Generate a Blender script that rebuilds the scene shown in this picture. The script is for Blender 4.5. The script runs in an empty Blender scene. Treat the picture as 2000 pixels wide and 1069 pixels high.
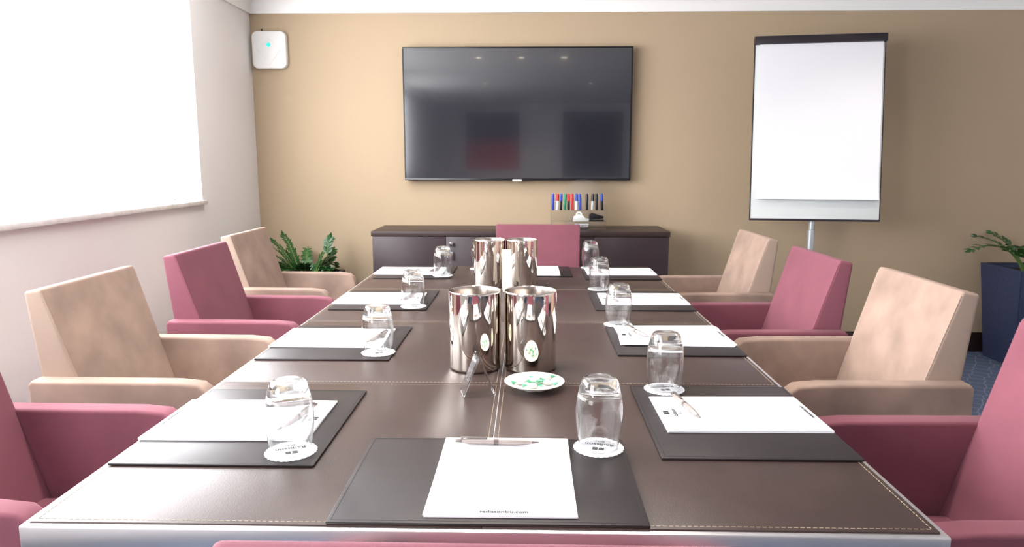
import bpy, bmesh, math, random
from mathutils import Vector, Matrix, Euler
random.seed(4)
scene=bpy.context.scene
COL=scene.collection
try:
    scene.view_settings.view_transform='Standard'
except Exception: pass

# ---------------------------------------------------------------- materials
def lin(c):
    return tuple(((v/255)/12.92 if v/255<=0.04045 else ((v/255+0.055)/1.055)**2.4) for v in c)
def mat(name,rgb,rough=.5,metal=0,sheen=0,coat=0,trans=0,ior=1.45,emit=None,estr=0,noise=None,bump=None,alpha=1,spec=None):
    m=bpy.data.materials.new(name); m.use_nodes=True; nt=m.node_tree
    b=nt.nodes["Principled BSDF"]; c=lin(rgb)
    b.inputs["Base Color"].default_value=(*c,1)
    b.inputs["Roughness"].default_value=rough; b.inputs["Metallic"].default_value=metal
    b.inputs["Sheen Weight"].default_value=sheen; b.inputs["Coat Weight"].default_value=coat
    b.inputs["Transmission Weight"].default_value=trans; b.inputs["IOR"].default_value=ior
    if spec is not None: b.inputs["Specular IOR Level"].default_value=spec
    if sheen:
        b.inputs["Sheen Roughness"].default_value=.45
        b.inputs["Sheen Tint"].default_value=(*[min(1,v*1.3+.2) for v in c],1)
    if emit is not None:
        b.inputs["Emission Color"].default_value=(*lin(emit),1); b.inputs["Emission Strength"].default_value=estr
    b.inputs["Alpha"].default_value=alpha
    tc=nt.nodes.new("ShaderNodeTexCoord")
    if noise:
        sc,amt=noise[0],noise[1]
        n=nt.nodes.new("ShaderNodeTexNoise"); n.inputs["Scale"].default_value=sc; n.inputs["Detail"].default_value=5
        r=nt.nodes.new("ShaderNodeValToRGB")
        r.color_ramp.elements[0].position=.3; r.color_ramp.elements[1].position=.7
        r.color_ramp.elements[0].color=(*[v*(1-amt) for v in c],1)
        r.color_ramp.elements[1].color=(*[min(1,v*(1+amt)) for v in c],1)
        nt.links.new(tc.outputs["Object"],n.inputs["Vector"]); nt.links.new(n.outputs["Fac"],r.inputs["Fac"])
        nt.links.new(r.outputs["Color"],b.inputs["Base Color"])
    if bump:
        n=nt.nodes.new("ShaderNodeTexNoise"); n.inputs["Scale"].default_value=bump[0]; n.inputs["Detail"].default_value=3
        bp=nt.nodes.new("ShaderNodeBump"); bp.inputs["Strength"].default_value=bump[1]; bp.inputs["Distance"].default_value=bump[2]
        nt.links.new(tc.outputs["Object"],n.inputs["Vector"]); nt.links.new(n.outputs["Fac"],bp.inputs["Height"])
        nt.links.new(bp.outputs["Normal"],b.inputs["Normal"])
    return m
M={}
M['tan']=mat("tan_wall_paint",(178,158,132),.85,bump=(180,.15,.002),noise=(.8,.03))
M['white_wall']=mat("white_wall_paint",(230,226,224),.85,bump=(200,.1,.002))
M['ceil']=mat("ceiling_paint",(240,240,238),.9)
M['base']=mat("dark_baseboard",(50,36,34),.4)
M['leather']=mat("table_leather",(58,44,41),.36,noise=(14,.10),bump=(420,.35,.0008),spec=.45)
M['padleather']=mat("desk_pad_leather",(37,31,33),.42,noise=(30,.08),spec=.4)
M['stitch']=mat("stitch_thread",(158,142,120),.7)
M['metal']=mat("satin_aluminium",(232,230,230),.32,metal=1)
M['steel']=mat("polished_steel",(232,224,214),.05,metal=1)
M['steelin']=mat("brushed_steel",(180,170,162),.25,metal=1)
M['chrome']=mat("chrome",(225,225,228),.1,metal=1)
M['paper']=mat("paper",(232,232,237),.7)
M['ink']=mat("ink",(24,24,30),.6)
M['burg']=mat("burgundy_velvet",(122,69,82),.85,sheen=.25,noise=(7,.10),bump=(700,.25,.001))
M['beige']=mat("beige_velvet",(152,129,116),.85,sheen=.2,noise=(7,.24),bump=(700,.25,.001))
M['beigetex']=mat("beige_ribbed_fabric",(166,145,131),.9,sheen=.15,bump=(900,.6,.002))
M['burgtex']=mat("burgundy_ribbed_fabric",(130,76,90),.9,sheen=.25,bump=(900,.6,.002))
M['wood']=mat("dark_wenge_wood",(52,39,44),.4,noise=(6,.12))
M['woodtop']=mat("dark_wenge_top",(58,46,45),.42,noise=(6,.12),spec=.35)
M['leg']=mat("leg_wood",(52,36,30),.4)
M['black']=mat("black_plastic",(22,22,25),.35)
M['screen']=mat("tv_glass",(36,37,44),.10,coat=.6,spec=1.0)
M['bezel']=mat("tv_bezel",(18,18,22),.2)
M['whitepl']=mat("white_plastic",(232,232,230),.4)
M['greypl']=mat("grey_plastic",(200,202,202),.45)
M['teal']=mat("teal_led",(60,200,180),.4,emit=(40,220,190),estr=.8)
M['board']=mat("whiteboard_surface",(216,220,220),.25)
M['flippaper']=mat("flipchart_paper",(230,230,234),.75)
M['rail']=mat("flipchart_rail",(40,34,40),.35)
M['pole']=mat("grey_metal_pole",(190,196,200),.35,metal=.6)
M['leaf']=mat("zz_leaf",(40,84,38),.35,noise=(5,.35),coat=.2)
M['stem']=mat("zz_stem",(84,112,56),.5)
M['soil']=mat("potting_soil",(46,34,26),.95,bump=(60,.8,.01))
M['potblue']=mat("dark_blue_planter",(50,58,86),.55,noise=(120,.25),bump=(200,.3,.002))
M['potblack']=mat("black_planter",(30,32,38),.45)
M['porc']=mat("white_porcelain",(240,236,230),.18)
M['mint']=mat("mint_wrapper",(110,190,152),.35)
M['mintw']=mat("sweet_white_wrapper",(222,232,222),.35)
M['pen']=mat("pen_silver",(110,102,100),.3,metal=.6)
M['pengrip']=mat("pen_pearl_barrel",(158,148,144),.3,metal=.3)
M['tape']=mat("tape_roll_plastic",(226,222,214),.2)
M['card']=mat("menu_card",(206,200,194),.6)
M['red']=mat("red_plastic",(190,30,40),.4); M['blue']=mat("blue_plastic",(40,70,170),.4)
M['green']=mat("green_plastic",(30,130,90),.4); M['yellow']=mat("yellow_paper",(236,216,80),.7)
M['lamp']=mat("lamp_glow",(255,240,210),.5,emit=(255,236,208),estr=45)
M['sky']=mat("daylight_pane",(255,255,255),.5,emit=(250,252,255),estr=5)
M['slat']=mat("backlit_blind_fabric",(250,250,250),.8,emit=(250,251,255),estr=2.6)  # slats emit by themselves, in place of daylight coming through the fabric
M['alu']=mat("window_frame_white",(235,235,235),.4)
M['marble']=mat("marble_sill",(222,218,216),.25,noise=(18,.12))
M['paintdark']=mat("dark_canvas",(34,26,40),.6)
def glassmat(name,tint,rough=0.0,ior=1.45,mix=.2):
    m=bpy.data.materials.new(name); m.use_nodes=True; nt=m.node_tree; nt.nodes.clear()
    o=nt.nodes.new("ShaderNodeOutputMaterial"); g=nt.nodes.new("ShaderNodeBsdfGlass"); g.inputs["Color"].default_value=(*tint,1)
    g.inputs["Roughness"].default_value=rough; g.inputs["IOR"].default_value=ior
    t=nt.nodes.new("ShaderNodeBsdfTransparent"); t.inputs[0].default_value=(*tint,1)
    mx=nt.nodes.new("ShaderNodeMixShader"); mx.inputs[0].default_value=mix
    nt.links.new(g.outputs[0],mx.inputs[1]); nt.links.new(t.outputs[0],mx.inputs[2]); nt.links.new(mx.outputs[0],o.inputs[0])
    return m
M['glass']=glassmat("clear_glass",(.98,.985,.985),0,1.47,.08)
M['acrylic']=glassmat("clear_acrylic",(.99,.99,.99),0,1.3,.7)
M['acrylicthick']=glassmat("clear_thick_acrylic",(.95,.96,.97),0,1.5,.1)
# carpet
def carpet():
    m=mat("blue_carpet",(52,62,92),.95); nt=m.node_tree; b=nt.nodes["Principled BSDF"]
    tc=nt.nodes.new("ShaderNodeTexCoord"); mp=nt.nodes.new("ShaderNodeMapping"); mp.inputs["Rotation"].default_value=(0,0,.6)
    v=nt.nodes.new("ShaderNodeTexVoronoi"); v.feature='DISTANCE_TO_EDGE'; v.distance='EUCLIDEAN'; v.inputs["Scale"].default_value=12; v.inputs["Randomness"].default_value=.35
    r=nt.nodes.new("ShaderNodeValToRGB"); r.color_ramp.elements[0].position=.02; r.color_ramp.elements[1].position=.07
    r.color_ramp.elements[0].color=(*lin((112,120,140)),1); r.color_ramp.elements[1].color=(*lin((80,92,118)),1)
    n=nt.nodes.new("ShaderNodeTexNoise"); n.inputs["Scale"].default_value=150
    mx=nt.nodes.new("ShaderNodeMix"); mx.data_type='RGBA'; mx.blend_type='OVERLAY'; mx.inputs[0].default_value=.5
    nt.links.new(tc.outputs["Object"],mp.inputs[0]); nt.links.new(mp.outputs[0],v.inputs["Vector"]); nt.links.new(v.outputs["Distance"],r.inputs[0])
    nt.links.new(tc.outputs["Object"],n.inputs["Vector"]); nt.links.new(r.outputs[0],mx.inputs[6]); nt.links.new(n.outputs["Color"],mx.inputs[7])
    nt.links.new(mx.outputs[2],b.inputs["Base Color"])
    bp=nt.nodes.new("ShaderNodeBump"); bp.inputs["Strength"].default_value=.5; bp.inputs["Distance"].default_value=.004
    nt.links.new(n.outputs["Fac"],bp.inputs["Height"]); nt.links.new(bp.outputs[0],b.inputs["Normal"])
    return m
M['carpet']=carpet()
def painting():
    m=mat("abstract_canvas",(120,20,20),.6); nt=m.node_tree; b=nt.nodes["Principled BSDF"]
    tc=nt.nodes.new("ShaderNodeTexCoord"); s=nt.nodes.new("ShaderNodeSeparateXYZ"); r=nt.nodes.new("ShaderNodeValToRGB")
    r.color_ramp.elements[0].position=.0; r.color_ramp.elements[0].color=(*lin((230,80,70)),1)
    r.color_ramp.elements[1].position=.6; r.color_ramp.elements[1].color=(*lin((40,20,30)),1)
    e=r.color_ramp.elements.new(.36); e.color=(*lin((190,44,44)),1)
    nt.links.new(tc.outputs["Generated"],s.inputs[0]); nt.links.new(s.outputs["Z"],r.inputs[0]); nt.links.new(r.outputs[0],b.inputs["Base Color"])
    return m
M['painting']=painting()

# ---------------------------------------------------------------- mesh helpers
def link(o,parent=None):
    COL.objects.link(o)
    if parent is not None: o.parent=parent
    return o
def obj_from_bm(name,bm,material,parent=None,smooth=True,angle=35):
    bmesh.ops.recalc_face_normals(bm,faces=bm.faces)
    me=bpy.data.meshes.new(name); bm.to_mesh(me); bm.free()
    if material is not None: me.materials.append(material)
    if smooth:
        for p in me.polygons: p.use_smooth=True
        try: me.set_sharp_from_angle(angle=math.radians(angle))
        except Exception: pass
    return link(bpy.data.objects.new(name,me),parent)
def add_box(bm,x0,x1,y0,y1,z0,z1,bev=0,seg=2):
    b2=bmesh.new(); bmesh.ops.create_cube(b2,size=1)
    for v in b2.verts:
        v.co=Vector((x0+(v.co.x+.5)*(x1-x0),y0+(v.co.y+.5)*(y1-y0),z0+(v.co.z+.5)*(z1-z0)))
    if bev>0: bmesh.ops.bevel(b2,geom=list(b2.edges),offset=bev,segments=seg,profile=.5,affect='EDGES')
    merge(bm,b2)
def merge(bm,b2,mtx=None):
    if mtx is not None: bmesh.ops.transform(b2,matrix=mtx,verts=b2.verts)
    mp={v:bm.verts.new(v.co) for v in b2.verts}
    for f in b2.faces:
        try: bm.faces.new([mp[v] for v in f.verts])
        except Exception: pass
    b2.free()
def box(name,x0,x1,y0,y1,z0,z1,material,parent=None,bev=0,seg=2):
    bm=bmesh.new(); add_box(bm,x0,x1,y0,y1,z0,z1,bev,seg)
    return obj_from_bm(name,bm,material,parent)
def prism(pts,h0,h1,axis='Z',bev=0,seg=2,only=None):
    """extrude polygon pts; axis Z: pts=(x,y); X: pts=(y,z); Y: pts=(x,z)"""
    bm=bmesh.new()
    def mk(p,h):
        if axis=='Z': return (p[0],p[1],h)
        if axis=='X': return (h,p[0],p[1])
        return (p[0],h,p[1])
    a=[bm.verts.new(mk(p,h0)) for p in pts]; b=[bm.verts.new(mk(p,h1)) for p in pts]
    n=len(pts); bm.faces.new(a); bm.faces.new(b)
    for i in range(n): bm.faces.new((a[i],a[(i+1)%n],b[(i+1)%n],b[i]))
    bmesh.ops.recalc_face_normals(bm,faces=bm.faces)
    if bev>0:
        es=[e for e in bm.edges if len(e.link_faces)==2 and e.calc_face_angle(0)>.6]
        bmesh.ops.bevel(bm,geom=es,offset=bev,segments=seg,profile=.5,affect='EDGES')
    return bm
def lathe(profile,n=40,closed=False):
    bm=bmesh.new(); rings=[]
    for r,z in profile:
        if r<1e-6: rings.append([bm.verts.new((0,0,z))])
        else: rings.append([bm.verts.new((r*math.cos(2*math.pi*i/n),r*math.sin(2*math.pi*i/n),z)) for i in range(n)])
    pairs=list(zip(rings[:-1],rings[1:]))
    if closed: pairs.append((rings[-1],rings[0]))
    for a,b in pairs:
        for i in range(n):
            j=(i+1)%n
            if len(a)==1 and len(b)==1: continue
            if len(a)==1: bm.faces.new((a[0],b[i],b[j]))
            elif len(b)==1: bm.faces.new((a[i],a[j],b[0]))
            else: bm.faces.new((a[i],a[j],b[j],b[i]))
    return bm
def empty(name,loc,rot=(0,0,0)):
    o=bpy.data.objects.new(name,None); o.empty_display_size=.05; o.location=loc; o.rotation_euler=rot
    COL.objects.link(o); return o
def tag(o,label,cat,group=None):
    o["label"]=label; o["category"]=cat
    if group: o["group"]=group
    return o
def struct(o): o["kind"]="structure"; return o
def dup(src,loc=None,rot=None):
    o=src.copy()
    COL.objects.link(o)
    if loc is not None: o.location=loc
    if rot is not None: o.rotation_euler=rot
    for c in list(src.children):
        c2=dup(c); c2.parent=o; c2.matrix_parent_inverse=c.matrix_parent_inverse.copy()
    return o
def text(body,size,loc,rot,material,parent,name="printed_text",ext=0.0,bold=.0003):
    c=bpy.data.curves.new("t",'FONT'); c.body=body; c.size=size; c.align_x='CENTER'; c.align_y='CENTER'; c.extrude=ext; c.offset=bold
    c.resolution_u=3
    t=bpy.data.objects.new("t",c); COL.objects.link(t)
    dg=bpy.context.evaluated_depsgraph_get(); me=bpy.data.meshes.new_from_object(t.evaluated_get(dg))
    bpy.data.objects.remove(t)
    me.materials.clear(); me.materials.append(material)
    o=bpy.data.objects.new(name,me); o.location=loc; o.rotation_euler=rot
    return link(o,parent)
PI=math.pi
# ---------------------------------------------------------------- room
XL,XR,YB,YF,ZC=-1.775,3.7,-4.0,4.68,2.27
struct(box("floor",XL-.3,XR+.1,YB-.1,YF+.1,-.1,0,M['carpet']))
struct(box("ceiling",XL-.3,XR+.1,YB-.1,YF+.1,ZC,ZC+.1,M['ceil']))
struct(box("wall_far",XL-.3,XR+.1,YF,YF+.12,0,ZC,M['tan']))
struct(box("wall_near",XL-.3,XR+.1,YB-.12,YB,0,ZC,M['white_wall']))
struct(box("wall_right",XR,XR+.12,YB,YF,0,ZC,M['white_wall']))
W1=(.9,3.86); W_FILL=(-1.1,.3); WZ0,WZ1=1.035,2.14  # second opening is an out-of-view window added for fill light
bm=bmesh.new()
XO=XL-.22
add_box(bm,XO,XL,YB,YF,0,WZ0-.025); add_box(bm,XO,XL,YB,YF,WZ1,ZC)
add_box(bm,XO,XL,YB,W_FILL[0],WZ0-.025,WZ1); add_box(bm,XO,XL,W_FILL[1],W1[0],WZ0-.025,WZ1); add_box(bm,XO,XL,W1[1],YF,WZ0-.025,WZ1)
struct(obj_from_bm("wall_left",bm,M['white_wall'],smooth=False))
for i,(a,b) in enumerate((W1,W_FILL)):
    bm=bmesh.new()
    x0,x1=XO+.03,XO+.08
    add_box(bm,x0,x1,a,b,WZ0,WZ0+.05,.004); add_box(bm,x0,x1,a,b,WZ1-.05,WZ1,.004)
    k=3
    for j in range(k+1):
        yy=a+(b-a-.05)*j/k; add_box(bm,x0,x1,yy,yy+.05,WZ0+.05,WZ1-.05,.004)
    w=struct(obj_from_bm("window_%d"%(i+1),bm,M['alu']))
    p=box("window_pane",x0+.01,x0+.02,a,b,WZ0,WZ1,M['sky'],w)
    struct(box("trim_%d"%(i+1),XO+.02,XL+.025,a-.01,b+.015,WZ0-.025,WZ0-.002,M['marble'],bev=.004))
    # vertical blinds: one mesh of slats, plus head rail and bead chain
    e=empty("vertical_blinds",(XL-.05,(a+b)/2,WZ0))
    tag(e,"white vertical fabric blinds glowing with daylight above marble sill","blinds","vertical window blinds")
    bm=bmesh.new(); L=(b-a); n=int(L/.078)
    for j in range(n):
        yc=-L/2+.04+j*(L-.08)/(n-1)
        ang=math.radians(20+random.uniform(-5,5))
        b2=bmesh.new(); bmesh.ops.create_cube(b2,size=1)
        bmesh.ops.transform(b2,matrix=Matrix.Diagonal((.0012,.089,WZ1-WZ0-.075,1)),verts=b2.verts)
        merge(bm,b2,Matrix.Translation((0,yc,(WZ1-WZ0)/2-.004))@Matrix.Rotation(ang,4,'Z'))
    obj_from_bm("blind_slats",bm,M['slat'],e,smooth=False)
    box("head_rail",-.02,.02,-L/2,L/2,WZ1-WZ0-.04,WZ1-WZ0,M['alu'],e,.003)
    bm=bmesh.new()
    for j in range(n-1):
        y0=-L/2+.04+j*(L-.08)/(n-1); y1=y0+(L-.08)/(n-1)
        add_box(bm,.016,.018,y0,y1,.038,.040)
    obj_from_bm("bead_chain",bm,M['greypl'],e)
# cornice (concave cove) along far and left walls
prof=[(0,0),(.012,0),(.012,.012)]
for k in range(9):
    t=k/8*PI/2; prof.append((.10-.085*math.cos(t),.022+.075*math.sin(t)))
prof+=[(.115,.097),(.115,.11),(0,.11)]
zc0=ZC-.11
bm=prism([(YF-p[0],zc0+p[1]) for p in prof],XL,XR,'X'); struct(obj_from_bm("trim_3",bm,M['ceil'],angle=50))
bm=prism([(XL+p[0],zc0+p[1]) for p in prof],YB,YF,'Y'); struct(obj_from_bm("trim_4",bm,M['ceil'],angle=50))
struct(box("baseboard_far",XL,XR,YF-.018,YF,0,.13,M['base'],bev=.004))
struct(box("baseboard_left",XL,XL+.018,YB,YF-.02,0,.13,M['base'],bev=.004))
struct(box("baseboard_right",XR-.018,XR,YB,YF-.02,0,.13,M['base'],bev=.004))

# ---------------------------------------------------------------- conference table
TX0,TX1,TY0,TY1,TZ=-.712,.572,.915,3.412,.74
table=empty("conference_table",((TX0+TX1)/2,(TY0+TY1)/2,0))
tag(table,"long dark brown leather-topped conference table with aluminium edge","table")
cx,cy=table.location.x,table.location.y
hx,hy=(TX1-TX0)/2,(TY1-TY0)/2
box("table_frame",-hx,hx,-hy,hy,TZ-.052,TZ-.0025,M['metal'],table,.003)
seamx=[-hx+.009,-.065-cx,hx-.009]
seamy=[-hy+.009,1.57-cy,2.205-cy,2.79-cy,hy-.009]
st=bmesh.new()
def stitch(x0,y0,x1,y1):
    L=math.hypot(x1-x0,y1-y0); n=int(L/.0085); ux,uy=(x1-x0)/L,(y1-y0)/L
    for k in range(n):
        s=(k+.5)/n*L; x=x0+ux*s; y=y0+uy*s; a,b=(.0028,.0005) if abs(ux)>.5 else (.0005,.0028)
        add_box(st,x-a,x+a,y-b,y+b,TZ-.0002,TZ+.0004)
for i in range(2):
    for j in range(4):
        g=.0008; x0,x1,y0,y1=seamx[i]+g,seamx[i+1]-g,seamy[j]+g,seamy[j+1]-g
        box("leather_panel",x0,x1,y0,y1,TZ-.004,TZ,M['leather'],table,.0012,2)
        d=.008
        stitch(x0+d,y0+d,x1-d,y0+d); stitch(x0+d,y1-d,x1-d,y1-d); stitch(x0+d,y0+d,x0+d,y1-d); stitch(x1-d,y0+d,x1-d,y1-d)
o=obj_from_bm("stitching",st,M['stitch'],table,smooth=False)
for sy in (-1,1):
    bm=bmesh.new()
    add_box(bm,-.05,.05,sy*.75-.05,sy*.75+.05,.03,TZ-.06,.006); add_box(bm,-.30,.30,sy*.75-.04,sy*.75+.04,0,.03,.008)
    add_box(bm,-.30,.30,sy*.75-.04,sy*.75+.04,TZ-.085,TZ-.052,.004)
    obj_from_bm("pedestal_leg",bm,M['metal'],table)

# ---------------------------------------------------------------- chairs
def make_chair(m,mt,loc,rz):
    e=empty("armchair",loc,(0,0,rz))
    # arm profile in (y,z)
    prof=[(-.245,.20),(.224,.20),(.236,.30),(.248,.52),(.248,.598),(.238,.636),(.212,.656),(.15,.662),(-.235,.664),(-.245,.654)]
    for s in (-1,1):
        bm=prism(prof,min(s*.218,s*.272),max(s*.218,s*.272),'X')
        es=[ed for ed in bm.edges if abs(ed.verts[0].co.x-ed.verts[1].co.x)<1e-5]
        bmesh.ops.bevel(bm,geom=es,offset=.009,segments=4,profile=.55,affect='EDGES')
        obj_from_bm("armrest",bm,m,e,angle=60)
    box("back_shell",-.219,.219,-.244,-.20,.20,.645,mt,e,.015,3)
    # wedge shaped reclined backrest
    zt,zb=.905,.36; ft,fb=-.215,-.045
    bm=bmesh.new(); bmesh.ops.create_cube(bm,size=1)
    for v in bm.verts:
        top=v.co.z>0; front=v.co.y>0
        hw=.228 if top else .216
        if top: y=ft if front else -.262
        else: y=fb if front else -.21
        v.co=Vector((math.copysign(hw,v.co.x),y,(zt if (not top or front) else zt-.008) if top else zb))
    bmesh.ops.bevel(bm,geom=list(bm.edges),offset=.010,segments=4,profile=.6,affect='EDGES')
    b=obj_from_bm("backrest",bm,m,e,angle=60)
    b.data.materials.append(mt)
    for p in b.data.polygons:
        if p.normal.y<.5 and p.normal.z<.8: p.material_index=1
    def fy(z): return ft+(zt-z)/(zt-zb)*(fb-ft)
    def fx(z): return .228-(zt-z)/(zt-zb)*.012
    for s in (-1,1):
        p=Vector((s*(fx(.89)-.003),fy(.89)-.003,.892)); q=Vector((s*(fx(.6)-.003),fy(.6)-.003,.60)); d=q-p
        b2=bmesh.new(); bmesh.ops.create_cone(b2,segments=8,radius1=.002,radius2=.002,depth=d.length,cap_ends=True)
        bmesh.ops.transform(b2,matrix=Matrix.Translation((p+q)/2)@d.to_track_quat('Z','Y').to_matrix().to_4x4(),verts=b2.verts)
        obj_from_bm("piping",b2,mt,e)
    bm=bmesh.new(); add_box(bm,-.216,.216,-.20,.228,.22,.33,.01); o=obj_from_bm("seat_base",bm,m,e)
    bm=bmesh.new(); add_box(bm,-.214,.214,-.10,.236,.33,.455,.03,4); o=obj_from_bm("seat_cushion",bm,m,e,angle=60)
    for sx in (-1,1):
        for sy in (-1,1):
            b2=lathe([(0,0),(.013,0),(.021,.21),(0,.21)],16)
            bmesh.ops.transform(b2,matrix=Matrix.Translation((sx*.225,sy*.20,0)),verts=b2.verts)
            obj_from_bm("leg",b2,M['leg'],e)
    return e
G="armchairs around the conference table"
LB="burgundy velvet armchair "
LG="beige velvet armchair "
burg=make_chair(M['burg'],M['burgtex'],(-1.07,1.37,0),-PI/2)
tag(burg,LB+"at the table corner on the window side","chair",G)
beig=make_chair(M['beige'],M['beigetex'],(-1.085,2.07,0),-PI/2)
tag(beig,LG+"with mottled nap on the window side","chair",G)
def chair(src,x,y,rz,label,sc=None):
    o=dup(src,(x,y,0),(0,0,rz)); tag(o,label,"chair",G)
    if sc: o.scale=sc
    return o
chair(burg,-1.08,2.79,-PI/2,LB+"between two beige chairs, window side")
chair(beig,-1.16,3.47,-PI/2,LG+"beside the low leafy plant")
chair(burg,.862,1.335,PI/2,LB+"at the table corner opposite the window")
chair(beig,.915,2.095,PI/2,LG+"on the side opposite the window")
chair(burg,.845,2.68,PI/2,LB+"between two beige chairs opposite the window")
chair(beig,.835,3.39,PI/2,LG+"in front of the flip chart")
chair(burg,.045,3.665,PI,LB+"at the table head before the credenza")
chair(burg,0,.765,0,LB+"pushed in at the table end",(1.15,1,1.029))

# ---------------------------------------------------------------- desk pads, paper, pens, glasses
Z0=TZ+.0006
def desk_pad(x0,x1,y0,y1,label,rz=0):
    e=empty("desk_pad",((x0+x1)/2,(y0+y1)/2,Z0),(0,0,rz))
    tag(e,label,"desk pad","leather desk pads on the table")
    w,d=(x1-x0)/2,(y1-y0)/2
    box("pad_board",-w,w,-d,d,0,.004,M['padleather'],e,.0015)
    st2=bmesh.new()
    for (a,b,c,f) in ((-w+.006,-d+.006,w-.006,-d+.006),(-w+.006,d-.006,w-.006,d-.006),(-w+.006,-d+.006,-w+.006,d-.006),(w-.006,-d+.006,w-.006,d-.006)):
        if abs(a-c)>abs(b-f): add_box(st2,a,c,b-.0004,b+.0004,.0036,.0042)
        else: add_box(st2,a-.0004,a+.0004,b,f,.0036,.0042)
    obj_from_bm("pad_stitching",st2,M['black'],e)
    return e
def paper(x,y,w,h,rz,logo,label,loose=0):
    """portrait sheet stack, local +Y = top of page"""
    e=empty("notepad",(x,y,Z0+.0045),(0,0,rz)); tag(e,label,"notepad","white notepads on the desk pads")
    bm=bmesh.new()
    for k in range(4):
        b2=bmesh.new(); add_box(b2,-w/2,w/2,-h/2,h/2,k*.001,k*.001+.0009)
        merge(bm,b2,Matrix.Rotation((random.uniform(-.008,.008)+loose*(3-k)) if k<3 else 0,4,'Z'))
    obj_from_bm("paper_stack",bm,M['paper'],e,smooth=False)
    text("radissonblu.com",.0105,(0.005,-h/2+.010,.0044),(0,0,0),M['ink'],e,"printed_web_address",bold=.0003)
    if logo:
        text("Radisson",.0125,(0,h/2-.032,.0044),(0,0,0),M['ink'],e,"printed_logo_text",bold=.0002)
        text("BLU",.0085,(0,h/2-.043,.0044),(0,0,0),M['ink'],e,"printed_logo_text",bold=.0001)
        bm=bmesh.new(); add_box(bm,-.009,-.001,h/2-.021,h/2-.010,.004,.0043); add_box(bm,.001,.009,h/2-.021,h/2-.010,.004,.0043)
        obj_from_bm("printed_logo_emblem",bm,M['ink'],e,smooth=False)
    return e
DP="dark brown leather desk pad with stitched rim, "
L=[(-.70,-.355,1.11,1.505),(-.70,-.355,1.75,2.12),(-.685,-.35,2.37,2.73),(-.675,-.345,3.03,3.39)]
R_=[(.225,.565,1.155,1.55),(.23,.565,1.81,2.13),(.225,.565,2.38,2.74),(.24,.565,3.02,3.39)]
for k,q in enumerate(L): desk_pad(*q,DP+"window side")
for k,q in enumerate(R_): desk_pad(*q,DP+"opposite the window")
desk_pad(-.283,.168,.925,1.235,DP+"at table end")
desk_pad(-.19,.19,3.10,3.385,DP+"at table head")
LS=[(1.21,1.42),(1.86,2.07),(2.45,2.66),(3.12,3.32)]
for k,(a,b) in enumerate(LS): paper(-.55+(0,0,.01,.012)[k],(a+b)/2,b-a,.305,-PI/2,True,"printed white notepad beside an upturned tumbler")
RS=[(1.27,1.465,0.02,0),(1.90,2.13,.03,-.03),(2.46,2.67,0,0),(3.12,3.32,0,0)]
for k,(a,b,r,lo_) in enumerate(RS): paper(.408,(a+b)/2,b-a,.305,PI/2+r,True,"loosely stacked white notepad opposite the window" if lo_ else "printed white notepad on the pad opposite the window",lo_)
paper(-.040,1.083,.217,.285,0,False,"white notepad with a silver pen across it")
paper(.03,3.235,.21,.27,PI,False,"white notepad at the head of the table")

def make_pen():
    e=empty("ballpoint_pen",(0,0,0)); 
    r=.0055
    bm=lathe([(0,-.07),(.0012,-.068),(.0022,-.062),(r*.8,-.052),(r,-.03),(r,-.005),(r*.92,0),(r,.005),(r*.95,.05),(r*.7,.062),(0,.063)],16)
    R90=Matrix.Rotation(PI/2,4,'Y')
    bmesh.ops.transform(bm,matrix=R90,verts=bm.verts); obj_from_bm("barrel",bm,M['pengrip'],e)
    bm=lathe([(r*1.04,-.002),(r*1.06,.0),(r*1.06,.004),(r*1.04,.006)],16); bmesh.ops.transform(bm,matrix=R90,verts=bm.verts); obj_from_bm("ring",bm,M['pen'],e)
    bm=lathe([(0,-.073),(.0012,-.073),(.0028,-.058),(.0045,-.050),(.0045,-.049),(0,-.049)],16); bmesh.ops.transform(bm,matrix=R90,verts=bm.verts); obj_from_bm("tip",bm,M['pen'],e)
    bm=lathe([(0,.060),(.003,.060),(.003,.072),(.002,.074),(0,.074)],16); bmesh.ops.transform(bm,matrix=R90,verts=bm.verts); obj_from_bm("button",bm,M['pen'],e)
    bm=prism([(.018,.0052),(.020,.0074),(.064,.0074),(.064,.003),(.060,.003),(.060,.0062),(.022,.0062),(.022,.0052)],-.0024,.0024,'Y')
    obj_from_bm("clip",bm,M['pen'],e)
    return e
pz=Z0+.0045+.004+.0062
PL="silver ballpoint pen with clip lying on a white notepad"
pen0=make_pen(); pen0.location=(-.055,1.193,pz); pen0.rotation_euler=(0,0,PI-.03)
tag(pen0,"silver ballpoint pen across the notepad at the table end","pen","ballpoint pens on the notepads")
for (x,y,a) in ((-.445,1.31,1.35),(.315,1.395,1.75),(-.425,1.95,1.3),(.31,2.03,1.9),(-.44,2.55,1.35),(.30,2.56,1.75),(-.43,3.22,1.35),(.31,3.22,1.75)):
    p=dup(pen0,(x,y,pz),(0,0,a)); tag(p,PL,"pen","ballpoint pens on the notepads")

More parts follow.
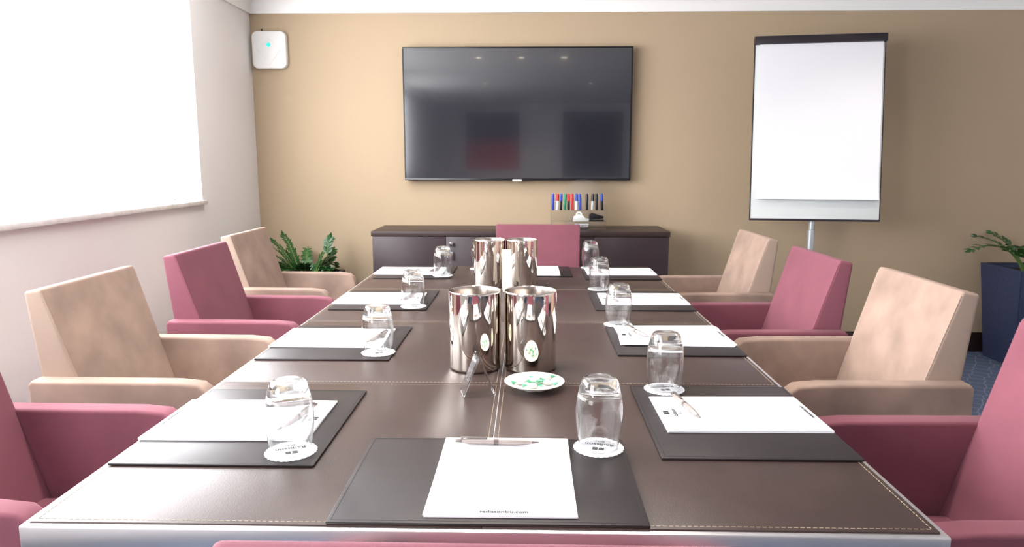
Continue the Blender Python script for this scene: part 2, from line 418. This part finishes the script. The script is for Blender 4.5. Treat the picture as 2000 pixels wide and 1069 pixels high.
# glass: upturned tumbler
def make_glass():
    e=empty("water_tumbler",(0,0,0))
    out=[(.0325,0),(.0345,.006),(.0375,.022),(.0402,.045),(.0410,.060),(.0400,.078),(.0372,.096),(.0335,.112),(.0305,.121),(.0265,.1258)]
    inner=[(.0314,.0002),(.0333,.006),(.0362,.022),(.0389,.045),(.0396,.060),(.0385,.078),(.0350,.095),(.0265,.105),(.012,.109),(0,.1095)]
    def smoothp(p,k=3):
        res=[]
        for i in range(len(p)-1):
            p0=p[max(0,i-1)];p1=p[i];p2=p[i+1];p3=p[min(len(p)-1,i+2)]
            for j in range(k):
                t=j/k
                res.append(tuple(.5*((2*p1[d])+(-p0[d]+p2[d])*t+(2*p0[d]-5*p1[d]+4*p2[d]-p3[d])*t*t+(-p0[d]+3*p1[d]-3*p2[d]+p3[d])*t**3) for d in (0,1)))
        res.append(p[-1]); return res
    prof=[(0,.1245),(.014,.1245),(.021,.1256)]+list(reversed(smoothp(out)))+smoothp(inner)
    bm=lathe(prof,64); obj_from_bm("glass_body",bm,M['glass'],e,angle=80)
    return e
def make_coaster():
    e=empty("paper_coaster",(0,0,0)); bm=bmesh.new(); n=144
    top=[];bot=[]
    for i in range(n):
        a=2*PI*i/n; r=.0435+.0009*math.cos(a*28)
        top.append(bm.verts.new((r*math.cos(a),r*math.sin(a),.0014))); bot.append(bm.verts.new((r*math.cos(a),r*math.sin(a),0)))
    bm.faces.new(top); bm.faces.new(bot)
    for i in range(n): bm.faces.new((top[i],top[(i+1)%n],bot[(i+1)%n],bot[i]))
    obj_from_bm("coaster_disc",bm,M['paper'],e)
    text("Radisson",.0145,(0,-.012,.0017),(0,0,0),M['ink'],e,"printed_logo_text",bold=.0002)
    text("BLU",.0095,(0,-.025,.0017),(0,0,0),M['ink'],e,"printed_logo_text",bold=.0001)
    bm=bmesh.new(); add_box(bm,-.010,-.001,.002,.013,.0014,.0018); add_box(bm,.001,.010,.002,.013,.0014,.0018)
    obj_from_bm("printed_logo_emblem",bm,M['ink'],e,smooth=False)
    return e
g0=make_glass(); c0=make_coaster(); first=True
for (x,y,onpad,r) in ((-.41,1.165,1,.4),(.122,1.195,1,-.2),(-.395,1.815,1,.5),(.297,1.525,1,.2),(-.40,2.42,1,.6),(.275,2.175,0,0),(-.38,3.10,1,.3),(.275,2.80,0,.1),(.285,3.345,1,.1),(-.235,3.33,0,.3)):
    z=Z0+(.0045 if onpad else .0002)
    if first: g,c=g0,c0; first=False
    else: g,c=dup(g0),dup(c0)
    c.location=(x,y,z); c.rotation_euler=(0,0,r+PI); g.location=(x,y,z+.0020)
    tag(g,"clear glass tumbler upturned on a white paper coaster","glass","upturned tumblers on the table")
    tag(c,"round white scalloped paper coaster under an upturned tumbler","coaster","paper coasters on the table")

# wine coolers
def make_cooler():
    e=empty("wine_cooler",(0,0,0)); R=.0632; H=.192
    bm=lathe([(0,0),(R-.004,0),(R-.001,.002),(R,.006),(R,H-.005),(R,H-.002),(R-.0008,H),(R-.002,H-.001)],72)
    obj_from_bm("outer_wall",bm,M['steel'],e,angle=50)
    bm=lathe([(R-.002,H-.001),(R-.004,H-.010),(R-.005,.012),(0,.010)],64); obj_from_bm("inner_wall",bm,M['steelin'],e)
    return e
k0=make_cooler(); WC="polished stainless steel wine cooler "
for i,(x,y,l) in enumerate(((-.132,1.705,"behind the clear card holder"),(.003,1.705,"behind the saucer of sweets"),(-.161,2.86,"behind a white folded card"),(-.032,2.86,"toward the head of the table"))):
    k=k0 if i==0 else dup(k0)
    k.location=(x,y,Z0); tag(k,WC+l,"wine cooler","steel wine coolers on the table centre line")
# white menu card between the far coolers
e=empty("folded_menu_card",(-.088,2.755,Z0),(0,0,.1)); tag(e,"tall narrow white folded card standing before the steel coolers","card")
bm=prism([(-.022,0),(-.0208,0),(0,.157),(.0208,0),(.022,0),(.0007,.163),(-.0007,.163)],-.018,.018,'X')
obj_from_bm("card_sheet",bm,M['card'],e,smooth=False)
# saucer and sweets
e=empty("saucer",(.012,1.545,Z0)); tag(e,"small white porcelain saucer holding wrapped mints","saucer")
bm=lathe([(0,.002),(.028,.002),(.030,0),(.033,0),(.034,.003),(.052,.008),(.066,.0145),(.067,.016),(.064,.0162),(.050,.0105),(.034,.006),(0,.005)],64)
obj_from_bm("saucer_dish",bm,M['porc'],e,angle=60)
def make_sweet():
    e=empty("wrapped_sweet",(0,0,0))
    b=bmesh.new(); bmesh.ops.create_uvsphere(b,u_segments=16,v_segments=10,radius=1)
    bmesh.ops.transform(b,matrix=Matrix.Diagonal((.011,.008,.006,1)),verts=b.verts); obj_from_bm("sweet_body",b,M['mintw'],e)
    for s in (-1,1):
        bm=bmesh.new(); c=bm.verts.new((s*.0095,0,0)); pts=[bm.verts.new((s*(.021+.001*math.sin(k*2.3)),-.010+k*.020/8,.0025*(-1)**k)) for k in range(9)]
        for k in range(8): bm.faces.new((c,pts[k],pts[k+1]))
        obj_from_bm("wrapper_twist",bm,M['mint'],e,smooth=False)
    return e
s0=make_sweet()
for i,(x,y,a,z) in enumerate(((-.03,0,.3,0),(.002,.012,1.2,0),(.03,-.002,-.5,0),(-.005,-.026,.1,0),(.004,-.004,2.0,.009),(.028,.026,.8,.002))):
    s=s0 if i==0 else dup(s0)
    s.location=(.012+x,1.545+y,Z0+.0125+z); s.rotation_euler=(0,0,a); tag(s,"mint sweet in green and white twisted wrapper on the saucer","sweet","wrapped mints on the saucer")
# acrylic tent card holder
e=empty("acrylic_card_holder",(-.112,1.505,Z0),(0,0,.22)); tag(e,"clear acrylic tent-shaped card holder before the steel cooler","card holder")
bm=prism([(-.036,0),(-.0325,0),(0,.080),(.0325,0),(.036,0),(.002,.088),(-.002,.088)],-.026,.026,'Y',.0005,1); obj_from_bm("acrylic_sheet",bm,M['acrylicthick'],e,smooth=False)

# ---------------------------------------------------------------- credenza
cr=empty("credenza",(-.058,4.455,0)); tag(cr,"low dark wenge credenza against the tan wall","credenza")
w=.892
box("worktop",-w,w,-.203,.205,.797,.827,M['woodtop'],cr,.002)
bm=bmesh.new(); add_box(bm,-w+.006,w-.006,-.180,.20,.06,.797,.002); add_box(bm,-w+.03,w-.03,-.15,.19,0,.06); obj_from_bm("cabinet_body",bm,M['wood'],cr)
dw=(2*w-.012)/4
for i in range(4):
    x0=-w+.006+i*dw
    d=box("cabinet_door",x0+.001,x0+dw-.001,-.199,-.181,.065,.795,M['wood'],cr,.001)
    if i==1:
        kx=x0+.035
        bm=bmesh.new(); add_box(bm,kx-.0015,kx+.0015,-.222,-.192,.752,.760); add_box(bm,kx-.010,kx+.010,-.224,-.221,.740,.764,.001); add_box(bm,kx-.002,kx+.002,-.2225,-.2215,.70,.745)
        add_box(bm,kx-.009,kx+.009,-.225,-.220,.655,.705,.002)
        obj_from_bm("door_key",bm,M['chrome'],d)
# ---------------------------------------------------------------- pen holder and contents
hz=.8275
HX=.30
ph=empty("acrylic_stationery_holder",(HX,4.45,hz)); tag(ph,"clear acrylic stationery holder with round back panel on the credenza","pen holder")
bm=bmesh.new()
t=.003; X=.170
add_box(bm,-X,X,-.06,.06,0,t); add_box(bm,-X,X,-.06,-.06+t,t,.075); add_box(bm,-X,-X+t,-.057,.056,t,.15); add_box(bm,X-t,X,-.057,.056,t,.15)
add_box(bm,-X+t,X-t,-.057,.056,.045,.048); add_box(bm,-X+t,X-t,-.004,-.001,.048,.15)
obj_from_bm("holder_tray",bm,M['acrylic'],ph,smooth=False)
pts=[(-X,0),(X,0),(X,.18)]
for k in range(17):
    a=k/16*PI; pts.append((.03+.125*math.cos(a),.185+.122*math.sin(a)))
pts.append((-X,.18))
bm=prism(pts,.057,.060,'Y'); obj_from_bm("back_panel",bm,M['acrylicthick'],ph,smooth=False)
box("marker_shelf",-X+t,X-t,0,.056,.110,.113,M['acrylic'],ph)
def make_marker(colm,bodym):
    e=empty("marker_pen",(0,0,0))
    bm=lathe([(0,0),(.007,0),(.0082,.004),(.0082,.055),(0,.055)],16); obj_from_bm("marker_barrel",bm,bodym,e)
    bm=lathe([(.0082,.055),(.0092,.056),(.0088,.096),(.007,.100),(0,.100)],16); obj_from_bm("marker_cap",bm,colm,e)
    bm=bmesh.new(); add_box(bm,-.0015,.0015,-.0115,-.0085,.062,.092,.0005); obj_from_bm("cap_clip",bm,colm,e)
    return e
for i,(x,cn,bn) in enumerate([(-.155,'blue','blue'),(-.130,'red','whitepl'),(-.106,'blue','black'),(-.082,'green','green'),(-.058,'red','black'),(-.034,'red','red'),(-.010,'blue','whitepl'),(.014,'blue','blue'),(.056,'black','black'),(.088,'black','greypl'),(.116,'black','black'),(.150,'blue','black')]):
    e=make_marker(M[cn],M[bn])
    e.location=(HX+x,4.45+.028,hz+.114); e.rotation_euler=(-.03,random.uniform(-.05,.05),0)
    tag(e,cn+" capped marker pen standing in the clear holder","marker","marker pens in the clear holder")
zs=hz+.0485
e=empty("tape_dispenser",(HX+.01,4.42,zs)); tag(e,"grey tape dispenser in the clear stationery holder","tape dispenser")
bm=prism([(-.045,0),(.05,0),(.055,.015),(.03,.02),(.02,.035),(-.01,.045),(-.04,.03)],-.012,.012,'Y',.002); obj_from_bm("dispenser_body",bm,M['greypl'],e)
bm=lathe([(.010,-.008),(.020,-.008),(.020,.008),(.010,.008)],24,True); bmesh.ops.transform(bm,matrix=Matrix.Translation((-.008,0,.040))@Matrix.Rotation(PI/2,4,'X'),verts=bm.verts); obj_from_bm("tape_roll",bm,M['tape'],e)
e=empty("sticky_note_pad",(HX-.115,4.42,hz+.0035)); tag(e,"yellow sticky note pad in the clear stationery holder","sticky notes")
bm=bmesh.new()
for k in range(5):
    b2=bmesh.new(); add_box(b2,-.034,.034,-.02,.02,k*.005,k*.005+.0048); merge(bm,b2,Matrix.Rotation(random.uniform(-.05,.05),4,'Z'))
obj_from_bm("note_stack",bm,M['yellow'],e)
e=empty("stapler",(HX+.11,4.42,zs),(0,0,.2)); tag(e,"small black stapler in the clear stationery holder","stapler")
box("stapler_base",-.045,.045,-.010,.010,0,.010,M['black'],e,.002)
bm=prism([(-.045,.010),(.040,.016),(.046,.030),(-.03,.052),(-.046,.040)],-.009,.009,'Y',.003); obj_from_bm("stapler_arm",bm,M['black'],e)
e=empty("paper_clip_box",(HX+.02,4.42,hz+.0035)); tag(e,"small silver box of clips in the clear stationery holder","clip box")
box("clip_box_base",-.04,.04,-.02,.02,0,.022,M['chrome'],e,.002); box("clip_box_lid",-.042,.042,-.022,.022,.022,.030,M['greypl'],e,.002)

# ---------------------------------------------------------------- television
tv=empty("wall_mounted_television",(-.0815,4.61,1.532)); tag(tv,"large glossy black wall-mounted flat television","television")
w,h=.7185,.412
box("television_body",-w,w,.012,.050,-h,h,M['bezel'],tv,.004)
box("wall_bracket",-.35,.35,.050,.07,-.25,.25,M['black'],tv,.002)
bm=bmesh.new(); add_box(bm,-w,w,.0,.014,h-.008,h,.001); add_box(bm,-w,w,.0,.014,-h,-h+.014,.001); add_box(bm,-w,-w+.008,.0,.014,-h+.014,h-.008); add_box(bm,w-.008,w,.0,.014,-h+.014,h-.008)
obj_from_bm("bezel",bm,M['bezel'],tv)
box("screen",-w+.008,w-.008,.003,.012,-h+.014,h-.008,M['screen'],tv)
box("emblem_light",-.03,.03,-.004,.004,-h-.006,-h+.008,M['whitepl'],tv,.003)
# ---------------------------------------------------------------- access point
ap=empty("wall_router",(-1.645,4.655,1.935)); tag(ap,"white rounded-square wireless unit with teal light on the wall","router")
def rrect(w,h,r,n=8):
    p=[]
    for cx_,cy_,a0 in ((w-r,h-r,0),(-w+r,h-r,PI/2),(-w+r,-h+r,PI),(w-r,-h+r,1.5*PI)):
        for k in range(n+1):
            a=a0+k/n*PI/2; p.append((cx_+r*math.cos(a),cy_+r*math.sin(a)))
    return p
bm=prism(rrect(.108,.114,.035),-.02,.025,'Y',.006,3); obj_from_bm("unit_cover",bm,M['whitepl'],ap)
bm=prism([(0,-.095),(.075,0),(0,.075),(-.075,0)],-.0222,-.019,'Y',.002); obj_from_bm("embossed_diamond",bm,M['whitepl'],ap)
bm=prism(rrect(.013,.013,.0128),-.025,-.022,'Y'); bmesh.ops.transform(bm,matrix=Matrix.Translation((0,0,.03)),verts=bm.verts); obj_from_bm("status_light",bm,M['teal'],ap)
bm=lathe([(0,0),(.004,0),(.004,.02),(0,.02)],10); bmesh.ops.transform(bm,matrix=Matrix.Translation((-.045,0,.11)),verts=bm.verts); obj_from_bm("cable",bm,M['black'],ap)

# ---------------------------------------------------------------- flip chart (board leans back)
fc=empty("flip_chart",(1.655,4.22,0),(0,0,-.15)); tag(fc,"white flip chart easel with black top rail on a grey pole","flip chart")
fc2=.356
parts=[]
parts.append(box("board_panel",-fc2,fc2,0,.018,.905,1.90,M['board'],fc,.004))
parts.append(box("board_edge",-fc2-.003,fc2+.003,-.002,.02,.897,.908,M['rail'],fc,.002))
for s in (-1,1): parts.append(box("board_side_edge",min(s*fc2,s*(fc2+.004)),max(s*fc2,s*(fc2+.004)),-.002,.02,.900,1.90,M['rail'],fc,.001))
bm=prism([(-.028,1.884),(-.030,1.926),(.0,1.936),(.028,1.928),(.028,1.884)],-fc2-.006,fc2+.006,'X',.004); parts.append(obj_from_bm("top_rail",bm,M['rail'],fc))
bm=bmesh.new(); N=24; rows=[]
for i in range(N+1):
    z=1.886-(1.886-1.015)*i/N; c=max(0,(i/N-.85)/.15); y=-.010-.02*c*c
    rows.append((bm.verts.new((-fc2+.025,y,z)),bm.verts.new((fc2-.012,y,z)),bm.verts.new((fc2-.012,y+.006,z)),bm.verts.new((-fc2+.025,y+.006,z))))
for a,b in zip(rows[:-1],rows[1:]):
    for k in range(4): bm.faces.new((a[k],a[(k+1)%4],b[(k+1)%4],b[k]))
bm.faces.new(rows[0]); bm.faces.new(rows[-1])
parts.append(obj_from_bm("paper_block",bm,M['flippaper'],fc))
TM=Matrix.Translation((0,0,.90))@Matrix.Rotation(-.13,4,'X')@Matrix.Diagonal((1,1,1.04,1))@Matrix.Translation((0,0,-.90))
for p in parts: p.data.transform(TM)
bm=lathe([(0,0),(.02,0),(.02,.80),(.016,.805),(.016,.90),(0,.90)],24); bmesh.ops.transform(bm,matrix=Matrix.Translation((0,.042,.04)),verts=bm.verts); obj_from_bm("pole",bm,M['pole'],fc)
bm=lathe([(0,0),(.24,0),(.24,.012),(.20,.022),(.03,.04),(0,.04)],48); bmesh.ops.transform(bm,matrix=Matrix.Translation((0,.042,0)),verts=bm.verts); obj_from_bm("round_base",bm,M['pole'],fc)

# ---------------------------------------------------------------- plants
def leafgeo(bm,base,d,up,L,W):
    d=d.normalized(); side=d.cross(up).normalized(); n=side.cross(d).normalized()
    prof=[(0,.0),(.2,.6),(.45,1),(.75,.7),(1,0)]
    mid=[];lf=[];rt=[]
    for t,w in prof:
        c=base+d*L*t-n*(L*.12*t*t)
        mid.append(bm.verts.new(c)); 
        if 0<w: lf.append(bm.verts.new(c+side*W*w/2+n*W*.12*w)); rt.append(bm.verts.new(c-side*W*w/2+n*W*.12*w))
    bm.faces.new((mid[0],mid[1],lf[0])); bm.faces.new((mid[0],rt[0],mid[1]))
    for k in range(2):
        bm.faces.new((mid[k+1],mid[k+2],lf[k+1],lf[k])); bm.faces.new((mid[k+1],rt[k],rt[k+1],mid[k+2]))
    bm.faces.new((mid[3],mid[4],lf[2])); bm.faces.new((mid[3],rt[2],mid[4]))
def foliage(e,z0,stems,rad,lim,N=14,ll=(.055,.08),lw=.032):
    fb=bmesh.new()
    for (az,lean,Ln) in stems:
        sb=bmesh.new()
        out=Vector((math.cos(az),math.sin(az),0)); p=Vector((out.x*rad*.4,out.y*rad*.4,z0-.02))
        pitch_=PI/2-lean*.35; prev=p
        for i in range(N):
            t=i/(N-1); a=pitch_-lean*t*.9
            q=prev+(out*math.cos(a)+Vector((0,0,1))*math.sin(a))*(Ln/N)
            q.x=max(lim[0],min(lim[1],q.x)); q.y=max(lim[2],min(lim[3],q.y))
            dd=(q-prev)
            if dd.length<1e-4: break
            r0=.006*(1-t)+.002
            b2=bmesh.new(); bmesh.ops.create_cone(b2,segments=7,radius1=r0,radius2=r0*.92,depth=dd.length*1.1,cap_ends=True)
            merge(sb,b2,Matrix.Translation((prev+q)/2)@dd.to_track_quat('Z','Y').to_matrix().to_4x4())
            if i>=3:
                dn=dd.normalized(); sd=dn.cross(Vector((0,0,1)))
                if sd.length<.05: sd=Vector((-out.y,out.x,0))
                sd.normalize(); up=sd.cross(dn)
                for s in (-1,1):
                    leafgeo(fb,q,sd*s*.85+dn*.65+up*random.uniform(-.05,.35),up,random.uniform(*ll)*(1-.3*t),lw*(1-.2*t))
            prev=q
        leafgeo(fb,prev,dd if dd.length>1e-4 else out,Vector((-out.y,out.x,.1)),.05,.024)
        obj_from_bm("stem",sb,M['stem'],e)
    for v in fb.verts:
        v.co.x=max(lim[0]-.04,min(lim[1]+.05,v.co.x)); v.co.y=max(lim[2]-.05,min(lim[3]+.03,v.co.y))
    obj_from_bm("foliage",fb,M['leaf'],e,smooth=True,angle=60)
def planter(e,top,bot,h,m):
    bm=bmesh.new(); lv=[(bot,0),(top,h),(top-.02,h),(top-.025,h-.05)]
    rings=[[bm.verts.new((sx*w,sy*w,z)) for sx,sy in ((-1,-1),(1,-1),(1,1),(-1,1))] for w,z in lv]
    bm.faces.new(rings[0])
    for a,b in zip(rings[:-1],rings[1:]):
        for k in range(4): bm.faces.new((a[k],a[(k+1)%4],b[(k+1)%4],b[k]))
    bm.faces.new(rings[-1])
    es=[ed for ed in bm.edges if abs(ed.verts[0].co.z-ed.verts[1].co.z)>.1]
    bmesh.ops.bevel(bm,geom=es,offset=.008,segments=2,affect='EDGES')
    obj_from_bm("planter",bm,m,e)
    box("soil",-top+.026,top-.026,-top+.026,top-.026,h-.06,h-.03,M['soil'],e)
e=empty("potted_zz_plant",(-1.385,4.36,0)); tag(e,"low dense green zz plant in a black planter beside the credenza","plant")
planter(e,.195,.17,.55,M['potblack'])
random.seed(11)
st_=[(random.uniform(0,2*PI),random.uniform(1.0,2.0),random.uniform(.20,.30)) for _ in range(26)]+[(3.4,.9,.26),(3.0,.7,.29),(2.7,.5,.30),(3.7,.7,.27),(.2,.8,.31),(.6,.6,.29)]
foliage(e,.52,st_,.12,(-.33,.13,-.26,.26),18,(.04,.062),.021)
e=empty("potted_zz_plant",(3.09,4.43,0)); tag(e,"arching green zz plant in a tall tapered dark blue planter","plant")
planter(e,.20,.155,.60,M['potblue'])
random.seed(5)
foliage(e,.585,[(PI+.2,1.5,.46),(PI-.5,1.1,.34),(PI+.7,1.3,.38),(-1.3,1.3,.34),(.3,1.4,.36),(-.6,1.4,.36),(2.2,.9,.30),(-.2,1.0,.36)],.12,(-.5,.45,-.4,.2),13,(.055,.075),.033)

# ---------------------------------------------------------------- pictures on the near wall (mirrored in the television)
for (x,z,w,h,m,l) in ((-.68,1.61,.485,.51,M['painting'],"dark red abstract canvas hanging on the white wall"),(1.13,1.54,.54,.59,M['paintdark'],"large dark canvas hanging on the white wall")):
    e=empty("wall_painting",(x,YB+.02,z)); tag(e,l,"painting")
    box("canvas",-w,w,-.018,.012,-h,h,m,e,.003)
# ---------------------------------------------------------------- ceiling downlights
def make_down():
    e=empty("recessed_downlight",(0,0,ZC)); bm=lathe([(.030,-.002),(.034,-.006),(.042,-.006),(.044,-.0005),(.030,-.0005)],32,True); obj_from_bm("trim_ring",bm,M['whitepl'],e)
    bm=lathe([(0,-.002),(.030,-.002),(.030,-.0008),(0,-.0008)],32); obj_from_bm("lamp_face",bm,M['lamp'],e)
    return e
d0=make_down()
spots=[(-.52,1.8,38),(-.09,1.8,38),(.34,1.8,38),(-.75,-3.1,46),(.1,-3.1,46),(.95,-3.1,46),(-1.0,3.75,20),(.4,3.75,24),(1.95,3.55,28),(2.6,1.8,40),(2.6,-.6,46),(-.6,-.6,46),(.8,-.6,46)]  # outside the mirrored rows and flip chart, downlights are added for fill light
for i,(x,y,en) in enumerate(spots):
    d=d0 if i==0 else dup(d0)
    d.location=(x,y,ZC); tag(d,"small round recessed ceiling downlight with warm glow","downlight","recessed ceiling downlights")
    ld=bpy.data.lights.new("downlight_lamp",'SPOT'); ld.energy=en; ld.color=(1,.92,.82); ld.spot_size=math.radians(130); ld.spot_blend=.9; ld.shadow_soft_size=.06
    lo=bpy.data.objects.new("downlight_lamp",ld); lo.location=(x,y,ZC-.03); COL.objects.link(lo)
# area lamps added in front of the blinds, standing in for daylight
for (a,b,en) in ((*W1,106),(*W_FILL,62)):
    ld=bpy.data.lights.new("window_daylight",'AREA'); ld.shape='RECTANGLE'; ld.size=1.05; ld.size_y=b-a-.1; ld.energy=en; ld.color=(.98,.985,1)
    lo=bpy.data.objects.new("window_daylight",ld); lo.location=(XL-.02,(a+b)/2,(WZ0+WZ1)/2); lo.rotation_euler=(0,-PI/2,0); COL.objects.link(lo)
w=bpy.data.worlds.new("world"); scene.world=w; w.use_nodes=True
w.node_tree.nodes["Background"].inputs[0].default_value=(.9,.95,1,1); w.node_tree.nodes["Background"].inputs[1].default_value=1.0

# ---------------------------------------------------------------- camera
f=1400.0
pitch=math.atan(219/f); yaw=math.atan(35/f*math.cos(pitch))
cd=bpy.data.cameras.new("camera"); cam=bpy.data.objects.new("camera",cd); COL.objects.link(cam)
cd.sensor_width=36; cd.lens=36*f/2000; cd.clip_start=.02
cam.matrix_world=Matrix.Translation((0,0,1.24))@(Matrix.Rotation(yaw,4,'Z')@Matrix.Rotation(PI/2-pitch,4,'X'))
scene.camera=cam
